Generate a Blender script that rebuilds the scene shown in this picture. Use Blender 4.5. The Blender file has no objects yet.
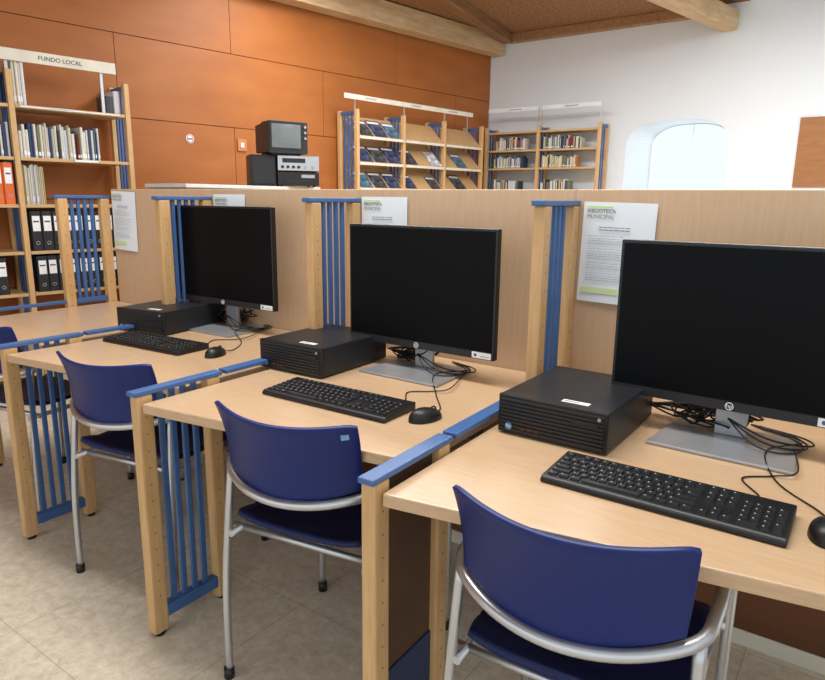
import bpy, bmesh, math, random
from mathutils import Vector, Matrix, Quaternion
random.seed(7)
SC=bpy.context.scene
COL=SC.collection
# ------------------------------------------------------------ materials
def srgb(r,g,b):
    f=lambda c:(c/255/12.92) if c/255<=.04045 else ((c/255+.055)/1.055)**2.4
    return (f(r),f(g),f(b),1)
def mat(name,c,rough=.5,metal=0,c2=None,scale=8,stretch=(1,1,1),bump=0,coat=0,spec=None,emit=0,detail=4,lo=.3,hi=.7):
    m=bpy.data.materials.new(name);m.use_nodes=True;nt=m.node_tree;n=nt.nodes;b=n["Principled BSDF"]
    b.inputs["Roughness"].default_value=rough;b.inputs["Metallic"].default_value=metal
    b.inputs["Coat Weight"].default_value=coat;b.inputs["Coat Roughness"].default_value=.15
    if spec is not None:b.inputs["Specular IOR Level"].default_value=spec
    C=srgb(*c);b.inputs["Base Color"].default_value=C
    if emit:
        b.inputs["Emission Color"].default_value=C;b.inputs["Emission Strength"].default_value=emit
    if c2 is None: c2=tuple(max(0,min(255,v*.93)) for v in c)
    tc=n.new("ShaderNodeTexCoord");mp=n.new("ShaderNodeMapping");mp.inputs["Scale"].default_value=stretch
    nz=n.new("ShaderNodeTexNoise");nz.inputs["Scale"].default_value=scale;nz.inputs["Detail"].default_value=detail
    rp=n.new("ShaderNodeValToRGB");rp.color_ramp.elements[0].position=lo;rp.color_ramp.elements[1].position=hi
    rp.color_ramp.elements[0].color=C;rp.color_ramp.elements[1].color=srgb(*c2)
    l=nt.links
    l.new(tc.outputs["Object"],mp.inputs[0]);l.new(mp.outputs[0],nz.inputs["Vector"]);l.new(nz.outputs["Fac"],rp.inputs[0]);l.new(rp.outputs[0],b.inputs["Base Color"])
    if bump:
        bp=n.new("ShaderNodeBump");bp.inputs["Strength"].default_value=bump;bp.inputs["Distance"].default_value=.002
        l.new(nz.outputs["Fac"],bp.inputs["Height"]);l.new(bp.outputs[0],b.inputs["Normal"])
    return m
BEECH=mat("beech_laminate",(204,172,137),.3,c2=(195,161,125),scale=14,stretch=(1,9,9),coat=.15)
PANEL=mat("beech_partition",(201,169,136),.45,c2=(193,160,126),scale=10,stretch=(9,9,.8))
POST=mat("beech_solid",(210,171,120),.38,c2=(196,154,104),scale=16,stretch=(5,5,.6))
HOLE=mat("peg_hole",(130,90,52),.8)
SHELF=mat("shelf_wood",(204,168,120),.45,c2=(190,152,106),scale=10,stretch=(1,6,6))
BLUE=mat("blue_paint",(64,103,156),.4,c2=(58,95,148))
NAVY=mat("navy_plastic",(9,34,102),.38,c2=(7,30,94),scale=60,spec=.35)
SEATM=mat("navy_seat",(9,30,90),.5,c2=(6,15,50),scale=160,bump=.4,spec=.35)
STEEL=mat("satin_steel",(200,202,206),.3,.8)
SILVER=mat("silver_base",(180,182,186),.36,.6)
BLACK=mat("black_plastic",(18,19,22),.42,c2=(15,16,18))
BLACK2=mat("dark_grey_plastic",(32,34,38),.42,c2=(27,28,32))
KEYM=mat("black_keycap",(18,19,21),.5,c2=(26,27,30),scale=40)
SCREEN=mat("screen_black",(3,4,7),.42,c2=(4,5,8),spec=.12)
CABLE=mat("black_cable",(14,14,16),.45)
WHITE=mat("white_paper",(232,236,240),.6,c2=(225,230,236),scale=5)
STICK=mat("white_sticker",(240,242,245),.5)
GREEN=mat("green_print",(205,228,150),.6)
GREENL=mat("pale_green_print",(216,234,176),.6)
GREY=mat("grey_print",(172,174,178),.7)
DGREY=mat("dark_print",(84,86,90),.7)
HEADP=mat("grey_green_print",(112,124,108),.7)
BADGE=mat("blue_badge",(70,130,180),.3)
CREAM=mat("cream_sign",(222,216,200),.5)
WALLW=mat("white_plaster",(222,228,235),.85,c2=(220,226,233),scale=2)
ORANGE=mat("orange_ply",(168,102,48),.5,c2=(150,86,38),scale=2.0,stretch=(1,.5,3),detail=7,lo=.25,hi=.8,spec=.35)
SEAM=mat("dark_seam",(84,46,22),.8)
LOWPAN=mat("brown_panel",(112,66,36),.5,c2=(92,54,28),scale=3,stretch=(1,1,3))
DKPAN=mat("shaded_brown_panel",(88,58,38),.5,c2=(72,46,30),scale=4)  # brown with the shade between the posts mixed into its colour
DKBLUE=mat("dark_blue_panel",(28,46,84),.5)
BEAM=mat("beam_wood",(206,178,140),.55,c2=(180,148,108),scale=7,stretch=(4,.6,4))
MBEAM=mat("mid_beam_wood",(170,130,92),.55,c2=(142,104,70),scale=7,stretch=(.6,4,4))
DBEAM=mat("dark_beam_wood",(140,102,68),.6,c2=(114,80,50),scale=7,stretch=(4,.6,4))
CEILW=mat("cork_board_ceiling",(156,112,72),.8,c2=(110,72,40),scale=38,detail=8,bump=.5,lo=.38,hi=.64)
BOARD=mat("notice_board_wood",(160,108,62),.6,c2=(144,94,50),scale=6,stretch=(1,1,5))
FRAMEW=mat("white_frame",(228,238,242),.5)
def floor_mat():
    m=bpy.data.materials.new("marbled_tile");m.use_nodes=True;nt=m.node_tree;n=nt.nodes;l=nt.links;b=n["Principled BSDF"]
    b.inputs["Roughness"].default_value=.42
    tc=n.new("ShaderNodeTexCoord");nz=n.new("ShaderNodeTexNoise");nz.inputs["Scale"].default_value=24;nz.inputs["Detail"].default_value=12;nz.inputs["Roughness"].default_value=.8;nz.inputs["Distortion"].default_value=.4
    rp=n.new("ShaderNodeValToRGB");e=rp.color_ramp.elements
    e[0].position=.32;e[0].color=srgb(190,174,150);e[1].position=.66;e[1].color=srgb(232,222,204)
    k=e.new(.5);k.color=srgb(215,202,180)
    l.new(tc.outputs["Object"],nz.inputs["Vector"]);l.new(nz.outputs["Fac"],rp.inputs[0])
    br=n.new("ShaderNodeTexBrick");br.offset=0;br.inputs["Scale"].default_value=1;br.inputs["Brick Width"].default_value=.6;br.inputs["Row Height"].default_value=.6;br.inputs["Mortar Size"].default_value=.002
    br.inputs["Color1"].default_value=(1,1,1,1);br.inputs["Color2"].default_value=(.98,.98,.98,1);br.inputs["Mortar"].default_value=(.74,.72,.7,1)
    l.new(tc.outputs["Object"],br.inputs["Vector"])
    mx=n.new("ShaderNodeMixRGB");mx.blend_type='MULTIPLY';mx.inputs[0].default_value=1
    l.new(rp.outputs[0],mx.inputs[1]);l.new(br.outputs[0],mx.inputs[2]);l.new(mx.outputs[0],b.inputs["Base Color"])
    return m
FLOORM=floor_mat()
# ------------------------------------------------------------ geometry helpers
def catmull(P,n=8,closed=False):
    P=[Vector(p) for p in P];out=[];N=len(P)
    rng=range(N if closed else N-1)
    for i in rng:
        if closed: a,b,c,d=P[i-1],P[i],P[(i+1)%N],P[(i+2)%N]
        else: a,b,c,d=P[max(i-1,0)],P[i],P[i+1],P[min(i+2,N-1)]
        for k in range(n):
            t=k/n
            out.append(.5*((2*b)+(c-a)*t+(2*a-5*b+4*c-d)*t*t+(3*b-a-3*c+d)*t**3))
    if not closed: out.append(P[-1])
    return out
class B:
    def __init__(s): s.v=[];s.f=[];s.mi=[];s.mats=[];s.sm=[]
    def _m(s,m):
        if m is None: return 0
        if m not in s.mats:s.mats.append(m)
        return s.mats.index(m)
    def add(s,vs,fs,m=None,smooth=False):
        o=len(s.v);s.v+= [tuple(v) for v in vs];k=s._m(m)
        for f in fs: s.f.append(tuple(i+o for i in f));s.mi.append(k);s.sm.append(smooth)
        return s
    def box(s,x0,x1,y0,y1,z0,z1,m=None,b=0,M=None):
        if b>0:
            b=min(b,(x1-x0)*.45,(y1-y0)*.45,(z1-z0)*.45)
            bm=bmesh.new();bmesh.ops.create_cube(bm,size=1)
            for v in bm.verts: v.co=Vector(((x0+x1)/2+v.co.x*(x1-x0),(y0+y1)/2+v.co.y*(y1-y0),(z0+z1)/2+v.co.z*(z1-z0)))
            bmesh.ops.bevel(bm,geom=bm.edges[:],offset=b,segments=2,affect='EDGES',profile=.6)
            bm.verts.index_update();vs=[v.co.copy() for v in bm.verts];fs=[[v.index for v in f.verts] for f in bm.faces];bm.free()
        else:
            vs=[Vector((x,y,z)) for z in (z0,z1) for y in (y0,y1) for x in (x0,x1)]
            fs=[(0,2,3,1),(4,5,7,6),(0,1,5,4),(2,6,7,3),(0,4,6,2),(1,3,7,5)]
        if M: vs=[M@v for v in vs]
        return s.add(vs,fs,m)
    def prism(s,poly,z0,z1,m=None,axis=2,M=None):
        n=len(poly)
        def mk(p,z):
            if axis==2:return Vector((p[0],p[1],z))
            if axis==1:return Vector((p[0],z,p[1]))
            return Vector((z,p[0],p[1]))
        vs=[mk(p,z0) for p in poly]+[mk(p,z1) for p in poly]
        if M: vs=[M@v for v in vs]
        fs=[tuple(range(n-1,-1,-1)),tuple(range(n,2*n))]+[(i,(i+1)%n,(i+1)%n+n,i+n) for i in range(n)]
        return s.add(vs,fs,m)
    def tube(s,pts,r,m=None,n=10,closed=False,flat=1):
        P=[Vector(p) for p in pts];N=len(P);vs=[];fs=[]
        T=[]
        for i in range(N):
            a=P[i-1] if (i>0 or closed) else P[i];b=P[(i+1)%N] if (i<N-1 or closed) else P[i]
            t=(b-a);T.append(t.normalized() if t.length>1e-9 else Vector((0,0,1)))
        up=Vector((0,0,1)) if abs(T[0].z)<.9 else Vector((1,0,0))
        nrm=(up-T[0]*up.dot(T[0])).normalized()
        for i in range(N):
            if i: 
                q=T[i-1].rotation_difference(T[i]);nrm=q@nrm;nrm=(nrm-T[i]*nrm.dot(T[i])).normalized()
            bn=T[i].cross(nrm)
            rr=r(i/(N-1)) if callable(r) else r
            for k in range(n):
                a=2*math.pi*k/n;vs.append(P[i]+nrm*math.cos(a)*rr+bn*math.sin(a)*rr*flat)
        for i in range(N if closed else N-1):
            for k in range(n):
                fs.append((i*n+k,i*n+(k+1)%n,((i+1)%N)*n+(k+1)%n,((i+1)%N)*n+k))
        s.add(vs,fs,m,True)
        if not closed:
            o=len(s.v)-len(vs);kk=s._m(m)
            s.f.append(tuple(o+k for k in range(n-1,-1,-1)));s.mi.append(kk);s.sm.append(False)
            s.f.append(tuple(o+(N-1)*n+k for k in range(n)));s.mi.append(kk);s.sm.append(False)
        return s
    def cyl(s,a,b,r,m=None,n=12): return s.tube([a,b],r,m,n)
    def grid(s,fn,nu,nv,m=None,smooth=True):
        vs=[];fs=[]
        for i in range(nu+1):
            for j in range(nv+1): vs.append(Vector(fn(i/nu,j/nv)))
        for i in range(nu):
            for j in range(nv):
                a=i*(nv+1)+j;fs.append((a,a+nv+1,a+nv+2,a+1))
        return s.add(vs,fs,m,smooth)
    def obj(s,name,parent=None,m=None,loc=(0,0,0),rot=(0,0,0),bevel=0,solid=0,sub=0):
        me=bpy.data.meshes.new(name);me.from_pydata(s.v,[],s.f)
        ms=s.mats or [m]
        for q in ms: me.materials.append(q)
        for i,p in enumerate(me.polygons): p.material_index=s.mi[i];p.use_smooth=s.sm[i]
        me.validate();me.update()
        bm=bmesh.new();bm.from_mesh(me);bmesh.ops.recalc_face_normals(bm,faces=bm.faces[:]);bm.to_mesh(me);bm.free()
        o=bpy.data.objects.new(name,me);COL.objects.link(o);o.location=loc;o.rotation_euler=rot
        if parent:o.parent=parent
        if solid:
            q=o.modifiers.new("s","SOLIDIFY");q.thickness=solid;q.offset=0
        if bevel:
            q=o.modifiers.new("b","BEVEL");q.width=bevel;q.segments=2;q.limit_method='ANGLE'
        if sub:
            q=o.modifiers.new("u","SUBSURF");q.levels=sub;q.render_levels=sub
        return o
def empty(name,loc=(0,0,0),rz=0,label=None,cat=None,group=None):
    o=bpy.data.objects.new(name,None);COL.objects.link(o);o.location=loc;o.rotation_euler=(0,0,rz);o.empty_display_size=.1
    tag(o,label,cat,group);return o
def tag(o,label=None,cat=None,group=None,kind=None):
    if label:o["label"]=label
    if cat:o["category"]=cat
    if group:o["group"]=group
    if kind:o["kind"]=kind
    return o
def struct(o): o["kind"]="structure";return o
ALLCH={}
def freeze(o):
    for x in [o]+list(o.children_recursive): ALLCH[x.name]=list(x.children)
def dup(o,parent=None):
    c=o.copy();COL.objects.link(c)
    if parent is not None:c.parent=parent
    for ch in ALLCH.get(o.name,[]): dup(ch,c)
    return c
def text(body,size,m,name,parent,M,extr=.0004,align='CENTER'):
    cu=bpy.data.curves.new("t","FONT");cu.body=body;cu.size=size;cu.extrude=extr;cu.align_x=align;cu.align_y='CENTER'
    t=bpy.data.objects.new("t",cu);COL.objects.link(t);bpy.context.view_layer.update()
    me=bpy.data.meshes.new_from_object(t.evaluated_get(bpy.context.evaluated_depsgraph_get()))
    bpy.data.objects.remove(t);me.materials.clear();me.materials.append(m);me.name=name
    o=bpy.data.objects.new(name,me);COL.objects.link(o)
    if parent:o.parent=parent
    o.matrix_local=M
    return o
FACE=Matrix.Rotation(math.pi/2,4,'X')
def TM(x,y,z): return Matrix.Translation((x,y,z))
# ------------------------------------------------------------ room
S8=.1468
def xw(y): return -4.34+S8*y
ANG=math.atan2(1,S8)
YW=5.72
def wallM(y,off):
    n=Vector((math.sin(ANG),-math.cos(ANG),0))
    p=Vector((xw(y),y,0))+n*off
    return Matrix.Translation(p)@Matrix.Rotation(ANG,4,'Z')
g=B();g.box(-6,5,-4.5,6.6,-.06,0)
struct(g.obj("floor",m=FLOORM))
g=B();LE=(YW+.05-1.09)/math.sin(ANG);W=2.01;L0=-3*W
g.box(L0,LE,.012,.12,0,3.6,SEAM)
rows=[0,.62,1.25,1.88,2.49,3.6]
for ri in range(len(rows)-1):
    x=L0- (W/2 if ri%2==0 else 0)
    while x<LE:
        a=max(x+.0025,L0);b=min(x+W-.0025,LE)
        if b>a+.02: g.box(a,b,0,.012,rows[ri]+.003,rows[ri+1]-.003,ORANGE)
        x+=W
o=struct(g.obj("wall_left"));o.matrix_world=wallM(1.09,0)
g=B();xl,xr,zb,zs,zt=-1.73,-.66,1.37,1.86,2.15
def arch(xl,xr,zb,zs,zt,n=24):
    pts=[(xl,zb),(xr,zb)]
    for i in range(n+1):
        a=math.pi*i/n;c=math.cos(a);sn=math.sin(a)
        pts.append(((xl+xr)/2+(xr-xl)/2*math.copysign(abs(c)**.75,c),zs+(zt-zs)*abs(sn)**.75))
    return pts
DG=.36
A=arch(xl,xr,zb,zs,zt);A2=arch(-1.55,-.675,1.375,1.86,2.14)
HT=3.3
n=len(A)
g.add([(-3.75,YW,0),(3.6,YW,0),(3.6,YW,zb),(-3.75,YW,zb)],[(0,1,2,3)],WALLW)
g.add([(-3.75,YW,zb),(xl,YW,zb),(xl,YW,zs),(xl,YW,HT),(-3.75,YW,HT)],[(0,1,2,3,4)],WALLW)
g.add([(xr,YW,zb),(3.6,YW,zb),(3.6,YW,HT),(xr,YW,HT),(xr,YW,zs)],[(0,1,2,3,4)],WALLW)
top=A[2:]
vs=[(p[0],YW,p[1]) for p in top]+[(p[0],YW,HT) for p in top];k=len(top)
g.add(vs,[(i,i+1,i+1+k,i+k) for i in range(k-1)],WALLW)
vs=[(p[0],YW,p[1]) for p in A]+[(p[0],YW+DG+.02,p[1]) for p in A2]
g.add(vs,[(i,(i+1)%n,(i+1)%n+n,i+n) for i in range(n)],WALLW)
struct(g.obj("wall_back"))
g=B()
In=arch(-1.535,-.688,1.39,1.855,2.125)
vs=[(p[0],YW+DG,p[1]) for p in A2]+[(p[0],YW+DG,p[1]) for p in In]+[(p[0],YW+DG+.05,p[1]) for p in A2]+[(p[0],YW+DG+.05,p[1]) for p in In]
fs=[]
for i in range(n):
    j=(i+1)%n
    fs+=[(i,j,j+n,i+n),(i+n,j+n,j+3*n,i+3*n)]
g.add(vs,fs,FRAMEW)
g.box(-1.11,-1.10,YW+DG+.015,YW+DG+.04,1.395,2.12,FRAMEW)
glm=bpy.data.materials.new("glowing_pale_glass");glm.use_nodes=True;nt=glm.node_tree;nt.nodes.clear()
a_=nt.nodes.new("ShaderNodeBsdfTransparent");a_.inputs[0].default_value=(.85,.97,1,1);b_=nt.nodes.new("ShaderNodeEmission");b_.inputs[0].default_value=(.80,.96,1,1);b_.inputs[1].default_value=1.15  # pane glows by itself, standing in for the bright daylight outside
mx=nt.nodes.new("ShaderNodeMixShader");mx.inputs[0].default_value=.8;oo=nt.nodes.new("ShaderNodeOutputMaterial")
nt.links.new(a_.outputs[0],mx.inputs[1]);nt.links.new(b_.outputs[0],mx.inputs[2]);nt.links.new(mx.outputs[0],oo.inputs[0])
g.add([(p[0],YW+DG+.03,p[1]) for p in In],[tuple(range(n))],glm)
struct(g.obj("window_1"))
g=B()
x=-4.8
while x<-.62:
    g.box(x+.003,min(x+1.2,-.6),-4.5,YW+.2,3.235,3.27,CEILW);x+=1.2
g.box(-.6,4,-4.5,YW+.2,3.235,3.27,WALLW)
g.box(-4.8,4,-4.5,YW+.2,3.27,3.3,SEAM)
struct(g.obj("ceiling"))
def barobj(name,p0,p1,w,h,m):
    p0,p1=Vector(p0),Vector(p1);d=(p1-p0);L=d.length
    q=d.to_track_quat('Y','Z')
    g=B();g.box(-w/2,w/2,0,L,-h/2,h/2,m,b=.01)
    o=g.obj(name);o.rotation_mode='QUATERNION';o.rotation_quaternion=q;o.location=p0
    return o
tag(barobj("ceiling_beam",(xw(-.5)+.10,-.5,3.09),(xw(5.7)+.13,5.7,3.12),.18,.22,BEAM),"pale timber beam running below the boarded ceiling","beam")
tag(barobj("ceiling_beam",(-3.2+.34,3.1,3.18),(-3.22,5.62,3.18),.13,.11,DBEAM),"dark brown timber rafter under the boarded ceiling","beam")
tag(barobj("ceiling_beam",(-.75-.75,5.7-3,3.12),(-.76,5.7,3.06),.16,.18,BEAM),"pale timber beam beside the white ceiling","beam")
tag(barobj("ceiling_beam",(-3.22,YW-.055,3.185),(-.85,YW-.055,3.185),.10,.10,MBEAM),"slim brown timber beam along the top of the white wall","beam")
# ------------------------------------------------------------ partition
g=B();px=[-2.53,-1.72,-.855,0,.9];PH=1.312
for i in range(4): g.box(px[i]+.002,px[i+1]-.002,0,.028,.70,PH,PANEL,b=.003)
g.box(px[0],px[4],.002,.026,.70,PH-.004,PANEL)
part=empty("partition_screen",(0,0,0),0,"long beech partition screen standing behind the desks","partition")
g.obj("upper_panel",part)
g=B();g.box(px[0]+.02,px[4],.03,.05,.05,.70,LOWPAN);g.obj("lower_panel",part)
g=B();g.box(px[0]+.02,px[4],.025,.055,0,.05,CREAM,b=.004);g.obj("plinth",part)
# ------------------------------------------------------------ dividers
def post(g,y0,y1,z0,z1,w=.036):
    g.box(-w/2,w/2,y0,y1,z0,z1,POST,b=.006)
    z=z0+.12;yc=(y0+y1)/2
    while z<z1-.05:
        for sx in (-1,1): g.cyl((sx*(w/2-.002),yc,z),(sx*(w/2+.0004),yc,z),.0024,HOLE,8)
        z+=.05
def divider(x0,L,rz,slats=True):
    e=empty("desk_divider",(x0,0,0),rz,"beech and blue metal slatted divider beside the desk" if slats else "beech desk divider with dark solid infill and blue rails","desk divider","desk dividers")
    yf=-L
    for a in (yf+.005,yf+.238):
        g=B();post(g,a,a+.048,.012,.744);g.obj("post",e)
        g=B();g.cyl((0,a+.025,0),(0,a+.025,.014),.016,BLACK);g.obj("foot",e)
    if slats:
        g=B()
        for k in range(4): 
            yy=yf+.087+k*.0375
            g.box(-.006,.006,yy-.0085,yy+.0085,.07,.748,BLUE,b=.003)
        g.obj("blue_slats",e)
    else:
        g=B();g.box(-.008,.0,yf+.053,yf+.238,.29,.742,DKPAN,b=.002);g.obj("infill_panel",e)
        g=B();g.box(-.012,.004,yf+.053,yf+.238,.088,.29,DKBLUE,b=.002);g.obj("blue_lower_panel",e)
    g=B();g.box(-.019,.019,yf-.004,yf+.295,.744,.757,BLUE,b=.003);g.obj("top_rail",e)
    g=B();g.box(-.016,.016,yf+.05,yf+.24,.05,.088,BLUE,b=.004);g.obj("bottom_rail",e)
    g=B();g.box(-.019,.019,yf+.31,-.275,.744,.757,BLUE,b=.003);g.obj("rear_rail",e)
    for a in (-.27,-.052):
        g=B();post(g,a,a+.048,.012,1.264);g.obj("post",e)
        g=B();g.cyl((0,a+.025,0),(0,a+.025,.014),.016,BLACK);g.obj("foot",e)
    g=B()
    for k in range(4):
        yy=-.196+k*.034
        g.box(-.006,.006,yy-.0085,yy+.0085,.755,1.268,BLUE,b=.003)
    g.obj("blue_slats",e)
    g=B();g.box(-.019,.019,-.283,-.003,1.264,1.279,BLUE,b=.003);g.obj("top_rail",e)
    g=B();g.box(-.014,.014,-.22,-.05,.735,.760,BLUE,b=.004);g.obj("bottom_rail",e)
    return e
divider(0.0,1.03,math.radians(1.6),False)
divider(-.855,.98,math.radians(1.1))
divider(-1.725,.935,0)
divider(-2.56,.93,0)
divider(.93,1.0,0)
# ------------------------------------------------------------ desks
def desk(pts):
    ox=(pts[0][0]+pts[1][0])/2
    e=empty("desk",(ox,-.45,0),0,"light beech laminate computer desk fixed between slatted dividers","desk","computer desks")
    P=[(p[0]-ox,p[1]+.45) for p in pts]
    g=B();g.prism(P,.697,.725,BEECH);g.obj("desktop",e,bevel=.003)
    xa=max(P[0][0],P[3][0])+.01;xb=min(P[1][0],P[2][0])-.01
    g=B();g.box(xa,xb,-.05,-.01,.657,.696,BLACK2,b=.004);g.obj("support_rail",e)
    g=B();g.box(xa,xb,.28,.32,.657,.696,BLACK2,b=.004);g.obj("support_rail",e)
desk([(.052,-1.01),(.9,-.865),(.9,-.004),(.024,-.004)])
desk([(-.812,-.965),(.000,-.845),(-.024,-.004),(-.830,-.004)])
desk([(-1.700,-.925),(-.862,-.81),(-.880,-.004),(-1.700,-.004)])
desk([(-2.535,-.90),(-1.750,-.78),(-1.750,-.004),(-2.535,-.004)])
# ------------------------------------------------------------ monitor
def monitor(x,y,rz,w=.56,h=.385,zb=.805,lab="",so=.062):
    e=empty("computer_monitor",(x,y,.725),rz,"wide black flat-screen monitor on silver stand"+lab,"monitor","computer monitors")
    z0=zb-.725
    g=B();g.box(-w/2,w/2,-.012,.012,z0,z0+h,BLACK,b=.004)
    g.box(-w/2+.05,w/2-.05,.012,.035,z0+.04,z0+h-.05,BLACK,b=.01);g.obj("housing",e)
    g=B();g.box(-w/2+.008,w/2-.008,-.0135,-.0118,z0+.026,z0+h-.008,SCREEN);g.obj("screen",e)
    g=B();g.box(-w/2+.002,w/2-.002,-.0145,-.0118,z0+.002,z0+.024,BLACK2);g.obj("lower_bezel",e)
    g=B();g.tube([(math.cos(a)*.0085,-.0152,z0+.013+math.sin(a)*.0085) for a in [i*math.pi/10 for i in range(20)]],.0008,STICK,6,closed=True);g.obj("emblem_ring",e)
    text("hp",.014,STICK,"emblem_lettering",e,TM(0,-.0150,z0+.0135)@FACE,.0002)
    c=w/2-so-.012
    g=B();g.box(c,c+.066,-.0152,-.0144,z0+.004,z0+.023,STICK);g.box(c+.030,c+.060,-.0156,-.0151,z0+.010,z0+.0125,GREY);g.cyl((c+.012,-.0156,z0+.0135),(c+.012,-.015,z0+.0135),.005,BLUE);g.obj("sticker",e)
    g=B();g.prism([(-.036,.030),(.036,.030),(.030,.052),(-.030,.052)],.008,z0+.2,SILVER);g.box(-.05,.05,.030,.045,z0+.1,z0+.22,BLACK2,b=.004);g.obj("neck",e,bevel=.003)
    g=B();g.prism([(-.15,-.125),(.155,-.125),(.14,.105),(-.135,.105)],0.001,.008,SILVER);g.obj("base",e,bevel=.002)
    return e
monitor(.532,-.31,math.radians(-1),h=.383,lab=" with tangled cables",so=.092)
monitor(-.416,-.22,math.radians(0),w=.565,h=.393,zb=.803)
monitor(-1.475,-.14,math.radians(2),w=.60,h=.412,zb=.83)
# ------------------------------------------------------------ computer
def pc(x,y,rz,d=.31):
    e=empty("desktop_computer",(x,y,.725),rz,"flat black desktop computer case lying on the desk","computer","desktop computers")
    w,h=.27,.097
    g=B();g.box(-w/2,w/2,-d/2+.012,d/2,.005,h,BLACK2,b=.004);g.obj("case",e)
    g=B();g.box(-w/2,w/2,-d/2-.002,-d/2+.014,.004,h+.001,BLACK,b=.003)
    for k in range(9):
        z=.012+k*.0092
        g.box(-w/2+.008,w/2-.008,-d/2-.006,-d/2-.001,z,z+.0045,BLACK2,b=.0015)
    g.obj("front_panel",e)
    g=B();g.box(w/2-.085,w/2-.02,-d/2-.0065,-d/2-.001,.058,.071,BLACK,b=.001);g.obj("drive_slot",e)
    g=B();g.cyl((-w/2+.03,-d/2-.0068,.022),(-w/2+.03,-d/2,.022),.009,BADGE,16);g.obj("round_emblem",e)
    text("hp",.013,STICK,"emblem_lettering",e,TM(-w/2+.03,-d/2-.007,.0235)@FACE,.0002)
    g=B()
    for k in range(3): g.box(-w/2+.06+k*.018,-w/2+.072+k*.018,-d/2-.0068,-d/2-.001,.018,.025,SEAM)
    g.obj("ports",e)
    g=B();g.cyl((w/2-.02,-d/2-.0068,.082),(w/2-.02,-d/2,.082),.004,SILVER,12);g.obj("power_button",e)
    g=B();g.box(.01,.075,-d/2+.03,-d/2+.050,h,h+.0008,STICK);g.box(.015,.05,-d/2+.038,-d/2+.041,h+.0008,h+.0012,DGREY);g.obj("sticker",e)
    g=B()
    for sx in(-1,1):
        for sy in(-1,1): g.cyl((sx*.11,sy*.12,0),(sx*.11,sy*.12,.006),.01,BLACK)
    g.obj("feet",e)
pc(.200,-.395,0,.345);pc(-.735,-.320,math.radians(2),.34);pc(-1.70,-.245,math.radians(9),.35)
# ------------------------------------------------------------ keyboard / mouse
kb=B();u=.0186
def keys(g):
    X0=-22.6*u/2
    def k(x,y,w=1,d=1):
        xx=X0+x*u;yy=-.058+y*u;z=.013+.006*(y/5.5)
        a,b_=xx+.0012,xx+w*u-.0012;c,d_=yy+.0012,yy+d*u-.0012;s=.002
        g.add([(a,c,z),(b_,c,z),(b_,d_,z),(a,d_,z),(a+s,c+s,z+.006),(b_-s,c+s,z+.006),(b_-s,d_-s,z+.006),(a+s,d_-s,z+.006)],[(4,5,6,7),(0,1,5,4),(1,2,6,5),(2,3,7,6),(3,0,4,7)],KEYM)
        if w<3:
            q=z+.0062;a2=a+s+.0015;c2=d_-s-.0015
            g.add([(a2,c2-.0035,q),(a2+.0028,c2-.0035,q),(a2+.0028,c2,q),(a2,c2,q)],[(0,1,2,3)],GREY)
    for x,w in((0,1.25),(1.25,1.25),(2.5,1.25),(3.75,6.25),(10,1.25),(11.25,1.25),(12.5,1.25),(13.75,1.25)):k(x,0,w)
    k(0,1,2.25);[k(2.25+i,1) for i in range(10)];k(12.25,1,2.75)
    k(0,2,1.75);[k(1.75+i,2) for i in range(11)];k(12.75,2,2.25)
    k(0,3,1.5);[k(1.5+i,3) for i in range(12)];k(13.5,3,1.5)
    [k(i,4) for i in range(13)];k(13,4,2)
    k(0,5.35);[k(2+i+(i//4)*.5,5.35) for i in range(12)]
    for i in range(3):k(15.3+i,0);k(15.3+i,3);k(15.3+i,4);k(15.3+i,5.35)
    k(16.3,1)
    for r in range(5):
        for i in range(3):
            if r==0 and i==0:k(18.6,0,2)
            elif r==0 and i==1:continue
            else:k(18.6+i,r)
    k(21.6,0,1,2);k(21.6,2,1,2);k(21.6,4)
keys(kb)
def keyboard(x,y,rz):
    e=empty("keyboard",(x,y,.725),rz,"full-size black computer keyboard lying on the desk","keyboard","keyboards")
    g=B();g.prism([(-.071,0.001),(.073,0.001),(.073,.022),(-.064,.0145),(-.071,.008)],-.218,.218,BLACK,axis=0);g.obj("tray",e,bevel=.003)
    o=kb.obj("keycaps",e);o["kind"]="stuff"
    return e
keyboard(.490,-.708,math.radians(0));keyboard(-.408,-.630,math.radians(1.5));keyboard(-1.43,-.518,math.radians(4))
def mouse(x,y,rz):
    e=empty("computer_mouse",(x,y,.725),rz,"small black wired mouse lying on the desk","mouse","computer mice")
    e.scale=(.9,.9,.9)
    def fn(a,b):
        th=2*math.pi*a;ph=(math.pi/2)*b;r=math.cos(ph)
        yy=math.sin(th)*r
        return (math.cos(th)*r*(.031-.003*yy),yy*.055,.001+.036*math.sin(ph)**.8*(1-.18*yy))
    g=B();g.grid(fn,28,10,BLACK);g.obj("shell",e)
    g=B();g.tube([(0,.026+math.cos(a)*.009,.0265+math.sin(a)*.009) for a in [i*math.pi/8 for i in range(16)]],.0028,BLACK2,8,closed=True);g.obj("wheel",e)
mouse(.758,-.692,.1);mouse(-.124,-.605,math.radians(-20));mouse(-1.11,-.485,math.radians(15))
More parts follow.
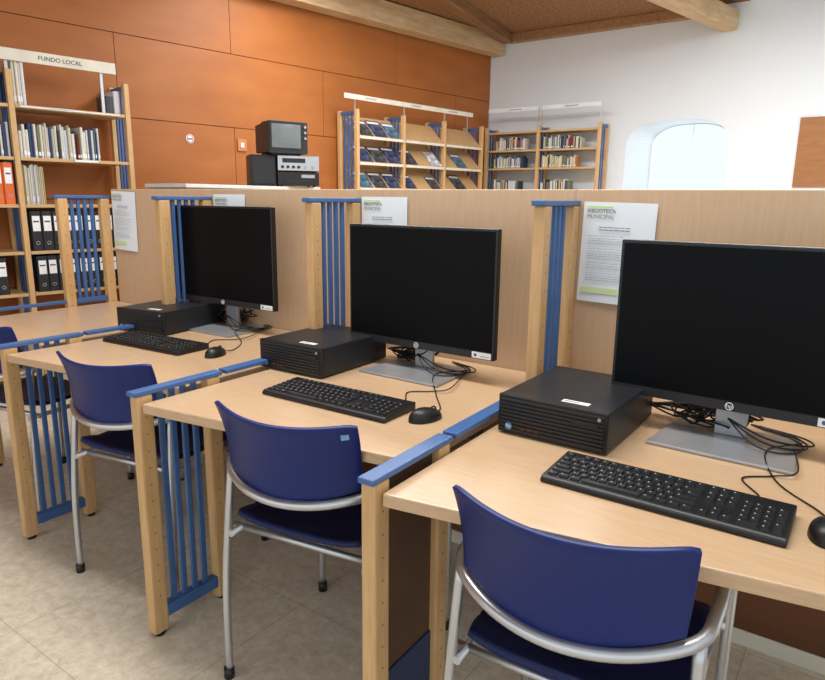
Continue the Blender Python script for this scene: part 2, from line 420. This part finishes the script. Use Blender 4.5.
# ------------------------------------------------------------ cables
def cable(pts,name="cable",lab="thin black cable lying on the desk",r=.0018):
    g=B();g.tube(catmull(pts,7),r,CABLE,7)
    tag(g.obj(name),lab,"cable","computer cables")
D=.725
for (mx_,my,kx,ky,msx,msy,pcx) in ((.530,-.31,.490,-.708,.758,-.692,.34),(-.42,-.22,-.408,-.630,-.124,-.605,-.6),(-1.47,-.14,-1.43,-.518,-1.11,-.485,-1.56)):
    z=D+.003
    cable([(msx,msy+.048,D+.01),(msx-.02,msy+.10,z),(msx-.10,msy+.2,z),(mx_+.09,my-.03,z+.008),(mx_+.15,my+.08,z+.009),(mx_+.05,my+.17,z)],"mouse_cable","thin black mouse cable curling across the desk")
    cable([(kx+.15,ky+.073,D+.012),(kx+.15,ky+.12,z),(kx+.11,ky+.19,z),(kx+.16,ky+.24,z),(kx+.20,ky+.28,z+.008),(mx_+.12,my+.12,z)],"keyboard_cable","thin black keyboard cable running across the desk")
    for j in range(11):
        P=[(pcx-.02,my+.10+.02*random.random(),D+.03)]
        a0=random.uniform(0,6)
        for q in range(6):
            a=a0+q*1.25;rr=random.uniform(.03,.080)
            P.append((mx_-.055+math.cos(a)*rr+random.uniform(-.03,.05),my+.08+math.sin(a)*rr*.8,D+.014+random.uniform(0,.06)))
        P.append((mx_+random.uniform(-.02,.05),my+.06,D+.10+random.uniform(0,.04)))
        cable(P,"cable","black cable coiled in a tangle behind the monitor stand",.0026)
    for j in range(3):
        P=[(mx_+.0,my+.0,D+.06),(mx_+.05+.015*j,my-.03+.02*j,D+.026),(mx_+.10+.02*j,my-.04+.04*j,z+.010),(mx_+.15+.012*j,my+.0+.035*j,z+.008),(mx_+.14,my+.08+.02*j,z+.006),(mx_+.03,my+.17,z)]
        cable(P,"cable","black cable looping over the monitor base",.0022)
# ------------------------------------------------------------ chairs
LBLUE=mat("pale_blue_sticker",(96,142,196),.5,c2=(140,180,220),scale=120)
def chair(cx,cy,deg,lab,stick=False):
    rz=math.radians(deg);fx,fy=-math.sin(rz),math.cos(rz)
    e=empty("chair",(cx+fx*.22,cy+fy*.22,0),rz,"navy blue chair with silver tube frame "+lab,"chair","navy chairs")
    hw=.222
    loop=[(-hw,.23,.02),(-hw,.235,.35),(-hw,.225,.55),(-hw,.15,.625),(-hw,0,.632),(-hw,-.12,.628),(-.203,-.197,.612),(-.11,-.260,.594),(0,-.280,.586)]
    full=loop+[(-p[0],p[1],p[2]) for p in loop[-2::-1]]
    g=B();g.tube(catmull(full,6),.0115,STEEL,12);g.obj("arm_frame",e)
    for s in(-1,1):
        g=B();g.tube(catmull([(s*.218,-.225,.015),(s*.218,-.218,.3),(s*.208,-.190,.612)],6),.0105,STEEL,12);g.obj("leg",e)
        for yy in(.23,-.225):
            g=B();g.tube([(s*.22,yy,0),(s*.22,yy,.03)],.0145,BLACK,12);g.obj("foot_cap",e)
    g=B()
    for yy in(-.17,.17): g.cyl((-hw,yy,.425),(hw,yy,.425),.009,STEEL,10)
    for s in (-1,1): g.cyl((s*.2,-.215,.425),(s*.2,.235,.425),.009,STEEL,10)
    g.obj("seat_support",e)
    def seat(a,b):
        U=a*2-1;V=b*2-1
        x=U*.202*(1-.06*abs(V)**3);y=V*.215
        x*=1-.05*(abs(V)**6);y*=1-.05*(abs(U)**6)
        z=.452-.012*(1-U*U)*(1-V*V)-.03*max(0,V-.55)**1.5*3+.012*abs(U)**3+(.03*max(0,-V-.6)*2)
        return(x,y,z)
    g=B();g.grid(seat,20,20,SEATM);g.obj("seat",e,solid=.014)
    def back(a,b):
        U=a*2-1
        zb=.594+.034*U*U;zt=.783+.015*U*U-.006*abs(U)**20
        z=zb+(zt-zb)*b
        x=U*(.188+.012*b)
        y=-.272+.062*U*U-.045*b*b+.012*b
        return(x,y,z)
    g=B();g.grid(back,32,10,NAVY);g.obj("backrest",e,solid=.010,bevel=.002)
    if stick:
        g=B();g.grid(lambda a,b:Vector(back(.915+a*.04,.80+b*.08))+Vector((.002,-.0066,0)),2,2,LBLUE);g.obj("pale_blue_sticker",e)
    return e
chair(.417,-.985,4,"beside a monitor desk")
chair(-.308,-.905,9.5,"and pale blue sticker",True)
chair(-1.135,-.868,11,"at a computer desk")
chair(-2.04,-.86,12,"at the empty desk")
# ------------------------------------------------------------ papers on partition
def paper(x,z,w=.21,h=.297,tilt=0):
    e=empty("notice_sheet",(x,-.003,z),0,"white printed library notice taped to the beech partition","notice","library notices")
    e.rotation_euler=(0,tilt,0)
    def sh(a,b): return((a-.5)*w,-.0015-.004*math.sin(math.pi*a)*(1-b)*.6,-h+b*h)
    g=B();g.grid(sh,8,8,WHITE);g.obj("sheet",e)
    g=B();g.box(-w/2+.012,-w/2+.090,-.0048,-.004,-.017,-.012,GREEN);g.obj("green_logo_bar",e)
    text("BIBLIOTECA\nMUNICIPAL",.0160,HEADP,"lettering",e,TM(-w/2+.012,-.0048,-.035)@FACE,.00002,'LEFT')
    g=B();random.seed(3)
    for blk in ((-.072,2,.03,.0020),(-.098,4,0,.0013),(-.136,5,0,.0013),(-.178,3,0,.0013),(-.208,4,0,.0013)):
        for r in range(blk[1]):
            zz=blk[0]-r*.0072;L=random.uniform(.10,.155)
            xx=-w/2+.022+blk[2]
            while xx<-w/2+.022+L:
                q=random.uniform(.006,.018);g.box(xx,xx+q,-.0062,-.0056,zz-blk[3],zz,GREY if blk[3]<.002 else DGREY);xx+=q+.0025
    g.obj("printed_lines",e)
    g=B();g.box(-w/2+.01,w/2-.09,-.0054,-.0048,-.270,-.252,GREENL);g.obj("green_footer",e)
paper(.138,1.275,w=.215,tilt=.02);paper(-.728,1.285);paper(-1.59,1.29);paper(-2.41,1.30,tilt=.03)
# ------------------------------------------------------------ books
PAGE=mat("page_block",(228,222,206),.8)
def bookmesh(c,label=False):
    m=mat("cover",c,.5,c2=tuple(v*.85 for v in c),scale=20)
    g=B()
    sp=[(0,.06),(.12,.015),(.5,0),(.88,.015),(1,.06)]
    g.prism(sp+[(1,1),(.86,1),(.86,.08),(.14,.08),(.14,1),(0,1)],0,1,m)
    g.box(.15,.85,.08,.97,.02,.975,PAGE)
    if label: g.box(.1,.9,-.006,.02,.08,.2,STICK)
    me=g.obj("tmp");d=me.data;bpy.data.objects.remove(me);return d
PAL=[(232,228,215),(205,196,172),(150,40,38),(40,62,110),(120,126,92),(222,222,226),(190,120,60),(58,60,64),(84,120,140),(214,198,120)]
BM=[bookmesh(c,i%2==0) for i,c in enumerate(PAL)]
CN=["cream","tan","red","blue","olive green","white","ochre","dark grey","teal","yellow"]
def fill(F,x0,x1,y,z,hr,tr,dep,pal,name,lab,cat,grp):
    x=x0
    while True:
        t=random.uniform(*tr)
        if x+t>x1:break
        i=random.choice(pal);h=random.uniform(*hr)
        o=bpy.data.objects.new(name,BM[i]);COL.objects.link(o)
        o.matrix_world=F@TM(x,y+random.uniform(0,.015),z)@Matrix.Diagonal((t-.001,dep,h,1))
        tag(o,lab%CN[i],cat,grp);x+=t
# ------------------------------------------------------------ bookcases
def sideframe(par,x,z1,dep,n=3,w=.035):
    for a in(0,dep-.045):
        g=B();g.box(x-w/2,x+w/2,a,a+.045,0,z1,POST,b=.004);g.obj("upright",par)
    g=B()
    for k in range(n):
        yy=.045+(dep-.09)*(k+1)/(n+1);g.box(x-.006,x+.006,yy-.0095,yy+.0095,.06,z1-.03,BLUE)
    g.box(x-.012,x+.012,.03,dep-.03,z1-.04,z1-.015,BLUE);g.box(x-.012,x+.012,.03,dep-.03,.05,.08,BLUE)
    g.obj("blue_slats",par)
F=wallM(.26,.335)
bc=empty("bookcase",(0,0,0),0,"tall open beech bookcase with blue side bars and cream sign","bookcase");bc.matrix_world=F
for x in(-.80,0,.76): sideframe(bc,x,2.075,.30)
SZ=[.05,.31,.615,.90,1.215,1.525,1.86]
for z in SZ:
    for a,b_ in((-.78,-.02),(.02,.74)):
        g=B();g.box(a,b_,.005,.295,z-.022,z,SHELF,b=.003);g.obj("shelf",bc)
g=B();g.box(-.8,.70,.012,.03,2.130,2.205,CREAM,b=.003)
for x in(-.6,.0,.6):g.box(x-.01,x+.01,.03,.045,1.86,2.15,STEEL)
g.obj("header_sign",bc)
text("FUNDO LOCAL",.040,DGREY,"sign_lettering",bc,TM(.33,.0105,2.167)@FACE)
for bx in((.24,.36,1.842,1.856),(.36,.52,1.508,1.522),(.05,.7,1.845,1.853)):
    g=B();g.box(bx[0],bx[1],-.002,.004,bx[2],bx[3],STICK);g.obj("shelf_label",bc)
mix=[0,0,1,5,5,0,5,1,4,2,3,7,8,1,0]
fill(F,-.7,-.02,.03,1.86,(.19,.27),(.012,.03),.18,[0,5,1,7,3],"book","%s spined book standing on the bookcase","book","books on the top shelf")
fill(F,.03,.12,.03,1.86,(.24,.28),(.012,.025),.18,[0,5,1],"book","%s spined tall book standing on the bookcase","book","books on the top shelf")
fill(F,-.7,-.02,.03,1.525,(.18,.26),(.012,.03),.18,mix,"book","%s spined book standing on the bookcase","book","books on the second shelf")
fill(F,.03,.57,.03,1.525,(.16,.24),(.010,.022),.18,mix,"book","%s spined paperback standing on the bookcase","book","books on the second shelf")
fill(F,.03,.17,.03,1.215,(.24,.27),(.008,.014),.18,[0,5,9,1],"book","%s spined thin booklet standing on the bookcase","book","booklets on the third shelf")
for (x,w,h,c) in((.62,.06,.12,7),(.68,.045,.16,5)):
    o=bpy.data.objects.new("video_case",BM[c]);COL.objects.link(o);o.matrix_world=F@TM(x,.04,1.86)@Matrix.Diagonal((w,.16,h,1));tag(o,"thick %s video case standing at the shelf end"%CN[c],"video case","cases on the top shelf")
def binder(col,lab,h=.31,w=.068):
    e=empty("binder",(0,0,0),0,lab,"binder")
    m=mat("binder_cover",col,.5)
    g=B();g.prism([(0,.28),(0,.006),(.006,0),(w-.006,0),(w,.006),(w,.28),(w-.004,.28),(w-.004,.008),(.004,.008),(.004,.28)],0,h,m)
    g.box(.008,w-.008,.02,.26,.01,h-.02,PAGE);g.obj("cover",e)
    g=B();g.box(.010,w-.010,-.0015,0,h*.50,h*.88,STICK);g.box(.016,w-.016,-.002,-.0014,h*.72,h*.76,DGREY);g.obj("spine_label",e)
    g=B();g.tube([(w/2+math.cos(a)*.011,-.001,h*.2+math.sin(a)*.011) for a in [i*math.pi/8 for i in range(16)]],.0018,STEEL,6,closed=True);g.obj("finger_ring",e)
    return e
bb=binder((24,25,30),"black lever-arch binder with white spine label on the shelf",.27);bo=binder((226,104,40),"orange lever-arch binder with white spine label on the shelf",.27,.06)
freeze(bb);freeze(bo)
def binders(src,F,x0,n,w,z,grp,s=1):
    for i in range(n):
        o=dup(src);o.matrix_world=F@TM(x0+i*(w+.001),.01+random.uniform(0,.01),z)@Matrix.Diagonal((1,1,s,1));o["group"]=grp
binders(bo,F,-.40,6,.06,1.215,"orange binders on the third shelf")
binders(bb,F,.04,9,.068,.90,"black binders on the fourth shelf")
binders(bb,F,-.75,9,.068,.615,"black binders on the fifth shelf",.92)
binders(bb,F,.05,9,.068,.615,"black binders on the fifth shelf",.92)
for x in list(bb.children)+list(bo.children)+[bb,bo]: bpy.data.objects.remove(x)
# magazine display
F=wallM(3.24,.335)
md=empty("magazine_display",(0,0,0),0,"beech magazine display case with sloping shelves and blue end bars","magazine rack");md.matrix_world=F
XS=[0,.645,1.29,1.965]
for x in XS: sideframe(md,x,2.13,.30)
for i in range(3):
    a,b_=XS[i]+.02,XS[i+1]-.02
    for z in(1.37,1.62,1.87,1.10,.8):
        g=B();g.prism([(0,z),(.01,z),(.215,z+.20),(.21,z+.215),(.0,z+.012)],a,b_,SHELF,axis=0);g.obj("sloping_shelf",md)
        g=B();g.box(a,b_,-.006,0,z-.012,z+.014,CREAM);g.obj("shelf_lip",md)
    g=B();g.box(a,b_,.285,.297,.1,2.08,SHELF);g.obj("back_panel",md)
g=B();g.box(-.16,1.78,.01,.025,2.215,2.262,CREAM,b=.003)
for a in(.1,.75,1.35): g.box(a,a+.15,.008,.0105,2.232,2.246,GREY)
for x in(-.02,.66,1.3,1.7):g.box(x-.006,x+.006,.025,.037,2.05,2.25,STEEL)
g.obj("header_sign",md)
MC=[(44,54,80),(170,174,182),(112,64,56),(62,90,110),(200,196,184),(52,54,58)]
MN=["dark blue","pale grey","red","teal","cream","black"]
MG=[]
for c in MC:
    m1=mat("mag_cover",c,.4,c2=tuple(min(255,v*1.25+24) for v in c),scale=14,lo=.45,hi=.6,detail=1)
    g=B();g.box(-.094,.094,-.003,0,0,.24,m1);g.box(-.08,.08,-.0036,-.003,.19,.222,STICK if c[0]<150 else m1);g.box(-.088,.088,0,.0015,.003,.237,PAGE);o=g.obj("tmp");MG.append(o.data);bpy.data.objects.remove(o)
def mag(F,x,y,z,a,i,s=1):
    o=bpy.data.objects.new("magazine",MG[i]);COL.objects.link(o);o.matrix_world=F@TM(x,y,z)@Matrix.Rotation(-a,4,'X')@Matrix.Diagonal((s,1,s,1));tag(o,"%s magazine displayed on a sloping shelf"%MN[i],"magazine","magazines in the display case")
for z,cols in((1.87,[5,0,3]),(1.62,[0,5,0]),(1.37,[3,5,0])):
    for k,i in enumerate(cols):
        if i is not None: mag(F,.125+k*.198,.006,z+.022,math.radians(45.5),i,random.uniform(.9,1))
for base,cs in((XS[1],((1.62,[5,None,1]),(1.37,[0,None,5]))),(XS[2],((1.62,[None,3,None]),(1.37,[None,5,None])))):
    for z,cols in cs:
        for k,i in enumerate(cols):
            if i is not None: mag(F,base+.125+k*.198,.006,z+.022,math.radians(45.5),i,random.uniform(.78,1))
# low shelves of discs by white wall
F=TM(-3.36,YW-.31,0)
db=empty("bookcase",(0,0,0),0,"beech shelf unit with blue end bars holding disc cases","bookcase");db.matrix_world=F
for x in(0,.69,1.42): sideframe(db,x,2.14,.29,2)
for z in(.1,.45,.8,1.1,1.38,1.66,1.87,2.08):
    for a,b_ in((.02,.67),(.71,1.40)):
        g=B();g.box(a,b_,.005,.285,z-.02,z,SHELF);g.obj("shelf",db)
for (a,b_) in((.02,.68),(.72,1.42)):
    g=B();g.box(a,b_,.01,.018,2.31,2.355,FRAMEW,b=.002);g.box(a+.28,a+.44,.008,.0105,2.325,2.338,GREY)
    for x in(a+.0,b_-.0):g.box(x-.005,x+.005,.018,.028,2.1,2.36,STEEL)
    g.obj("header_sign",db)
dp=[3,5,8,8,7,9,0,5,1,0,6,4,2]
for z,rr in((1.87,((.12,.52),(.74,1.22))),(1.66,((.10,.50),(.74,1.18))),(1.38,((.12,.46),(.74,1.1)))):
    for a,b_ in rr:
        fill(F,a,b_,.02,z,(.105,.15),(.008,.018),.13,dp,"disc_case","%s plastic disc case standing on the shelf","disc case","disc cases by the window")
# ------------------------------------------------------------ counter with CRT and hi-fi
cb=empty("low_cabinet",(-3.12,1.42,0),math.radians(90),"plain storage cabinet with pale grey top behind the partition","cabinet")
GTOP=mat("pale_grey_top",(206,210,212),.5);GB=mat("grey_cabinet",(176,150,118),.5)
g=B();g.box(-.68,.52,-.21,.21,.04,1.335,GB,b=.004);g.obj("body",cb)
g=B();g.box(-.70,.54,-.23,.22,1.336,1.360,GTOP,b=.004);g.obj("worktop",cb)
for k in range(2):
    g=B();a=-.67+k*.595;g.box(a,a+.58,-.226,-.211,.08,1.30,GB,b=.003);d=g.obj("door",cb);g=B();g.cyl((a+.5,-.238,.7),(a+.5,-.238,.85),.012,STEEL);g.obj("handle",d)
rz=math.radians(56);TX,TY=-3.0,1.66
U=Matrix.Translation((TX,TY,1.360))@Matrix.Rotation(rz,4,'Z')
sp=empty("audio_speaker",(0,0,0),0,"plain black box speaker under the small television","speaker");sp.matrix_world=U@TM(-.15,0,0)
g=B();g.box(-.10,.085,-.12,.12,.008,.225,BLACK,b=.006);g.obj("cabinet_box",sp)
g=B();g.box(-.085,.07,-.124,-.119,.02,.21,BLACK2,b=.002);g.obj("front_grille",sp)
g=B();g.box(-.08,-.06,-.1,.1,0,.01,BLACK);g.box(.045,.065,-.1,.1,0,.01,BLACK);g.obj("feet",sp)
amp=empty("video_player",(0,0,0),0,"black video player under a silver audio receiver","video player");amp.matrix_world=U@TM(.10,0,0)
g=B();g.box(-.155,.155,-.13,.13,.010,.105,BLACK,b=.005);g.obj("case",amp)
g=B();g.box(-.1,.1,-.134,-.129,.035,.05,BLACK2);g.box(.02,.12,-.134,-.129,.065,.088,GREY);g.obj("front_panel",amp)
g=B()
for sx in(-1,1):
    for sy in(-1,1):g.cyl((sx*.12,sy*.1,0),(sx*.12,sy*.1,.012),.012,BLACK)
g.obj("feet",amp)
rc=empty("audio_receiver",(0,0,0),0,"silver-fronted audio receiver with knobs under a small television","receiver");rc.matrix_world=U@TM(.10,0,.106)
g=B();g.box(-.155,.155,-.13,.13,.008,.118,BLACK,b=.004);g.obj("case",rc)
g=B();g.box(-.153,.153,-.138,-.128,.01,.116,STEEL,b=.002);g.obj("front_panel",rc)
for x in(-.12,-.08,-.04,.0,.05,.11):
    g=B();g.cyl((x,-.150,.036),(x,-.137,.036),.011,SILVER if x>.04 else BLACK2);g.obj("knob",rc)
g=B();g.box(-.12,.05,-.140,-.137,.066,.098,BLACK2);g.obj("display",rc)
g=B();g.box(-.14,-.12,-.1,.1,0,.01,BLACK);g.box(.12,.14,-.1,.1,0,.01,BLACK);g.obj("feet",rc)
tv=empty("television",(0,0,0),0,"small old black tube television standing on a receiver","television");tv.matrix_world=U@TM(-.01,.0,.226)@Matrix.Rotation(math.radians(12),4,'Z')
def ring(y,sx,z0,z1,c=.006):return[(-sx+c,y,z0),(sx-c,y,z0),(sx,y,z0+c),(sx,y,z1-c),(sx-c,y,z1),(-sx+c,y,z1),(-sx,y,z1-c),(-sx,y,z0+c)]
R=[ring(-.17,.15,.010,.235),ring(-.02,.15,.010,.235),ring(-.01,.144,.014,.229),ring(.14,.138,.02,.222),ring(.22,.10,.03,.19)]
g=B();vs=[p for r in R for p in r];fs=[tuple(range(8)),tuple(range(39,31,-1))]
for i in range(4):
    for k in range(8):fs.append((i*8+k,i*8+(k+1)%8,(i+1)*8+(k+1)%8,(i+1)*8+k))
g.add(vs,fs,BLACK2);g.box(-.11,.11,-.12,.1,0,.02,BLACK);g.obj("housing",tv,bevel=.003)
g=B();g.box(-.144,.108,-.173,-.169,.034,.228,BLACK);g.obj("bezel",tv)
g=B();g.grid(lambda a,b:((a-.5)*.222-.018,-.174-.012*(1-(2*a-1)**2)*(1-(2*b-1)**2),.048+b*.166),10,10,mat("tube_glass",(112,120,122),.2));g.obj("screen",tv)
for zz in(.20,.16,.12):
    g=B();g.cyl((.128,-.18,zz),(.128,-.17,zz),.009,GREY);g.obj("knob",tv)
# ------------------------------------------------------------ wall bits
F=wallM(1.66,.004)
e=empty("wall_sign",(0,0,0),0,"small round white prohibition sign on the wood wall","sign");e.matrix_world=F@TM(0,0,1.755)
g=B();g.cyl((0,-.002,0),(0,.003,0),.036,STICK,24);g.obj("disc",e)
g=B();g.tube([(math.cos(a)*.028,-.003,math.sin(a)*.028) for a in [i*math.pi/12 for i in range(24)]],.003,mat("sign_red",(190,60,60),.5),6,closed=True);g.obj("red_ring",e)
g=B();g.box(-.02,.02,-.0035,-.002,-.006,.006,DGREY);g.obj("mark",e)
e=empty("light_switch",(0,0,0),0,"square orange switch plate on the wood wall","switch");e.matrix_world=wallM(2.15,.004)@TM(0,0,1.735)
g=B();g.box(-.046,.046,-.012,.003,-.052,.052,mat("switch_orange",(196,120,66),.4),b=.005);g.obj("plate",e)
g=B();g.box(-.016,.016,-.017,-.012,-.02,.02,STICK,b=.002);g.obj("rocker",e)
nb=empty("notice_board",(.325,YW,1.44),0,"plain brown wooden board hung on the white wall","board")
g=B();g.box(-.36,.36,-.022,-.004,0,.66,BOARD,b=.004);g.obj("board",nb)
g=B();g.box(-.2,.2,-.004,0,.3,.36,STEEL);g.obj("bracket",nb)
# ------------------------------------------------------------ lights, world, camera
w=bpy.data.worlds.new("World");SC.world=w;w.use_nodes=True;bg=w.node_tree.nodes["Background"];bg.inputs[0].default_value=(.89,.955,1,1);bg.inputs[1].default_value=1.25
def area(name,loc,sx,sy,e,c=(1,.99,.97),rot=(0,0,0)):
    l=bpy.data.lights.new(name,"AREA");l.shape='RECTANGLE';l.size=sx;l.size_y=sy;l.energy=e;l.color=c
    o=bpy.data.objects.new(name,l);COL.objects.link(o);o.location=loc;o.rotation_euler=rot
area("ceiling_light_a",(-.6,-.6,3.15),3.0,.6,88)
area("ceiling_light_b",(-2.0,2.2,3.15),3.0,.6,112)
area("ceiling_light_c",(.2,3.4,3.1),1.5,.8,90)
area("window_daylight",(-1.1,YW+.7,1.8),.9,.7,16,(.85,.95,1),(math.radians(-90),0,0))
cam=bpy.data.cameras.new("Camera");co=bpy.data.objects.new("Camera",cam);COL.objects.link(co)
yaw,pitch,roll,Fp=0.6165,-0.2115,0.0115,654.5
f=Vector((-math.sin(yaw)*math.cos(pitch),math.cos(yaw)*math.cos(pitch),math.sin(pitch)))
r=f.cross(Vector((0,0,1))).normalized();u_=r.cross(f)
r2=r*math.cos(roll)+u_*math.sin(roll);u2=-r*math.sin(roll)+u_*math.cos(roll)
Mx=Matrix((r2,u2,-f)).transposed().to_4x4();Mx.translation=Vector((0.7705,-1.9293,1.277));co.matrix_world=Mx
cam.sensor_width=36;cam.sensor_fit='HORIZONTAL';cam.lens=36*Fp/825;cam.clip_start=.02
SC.camera=co
SC.view_settings.view_transform='Standard'
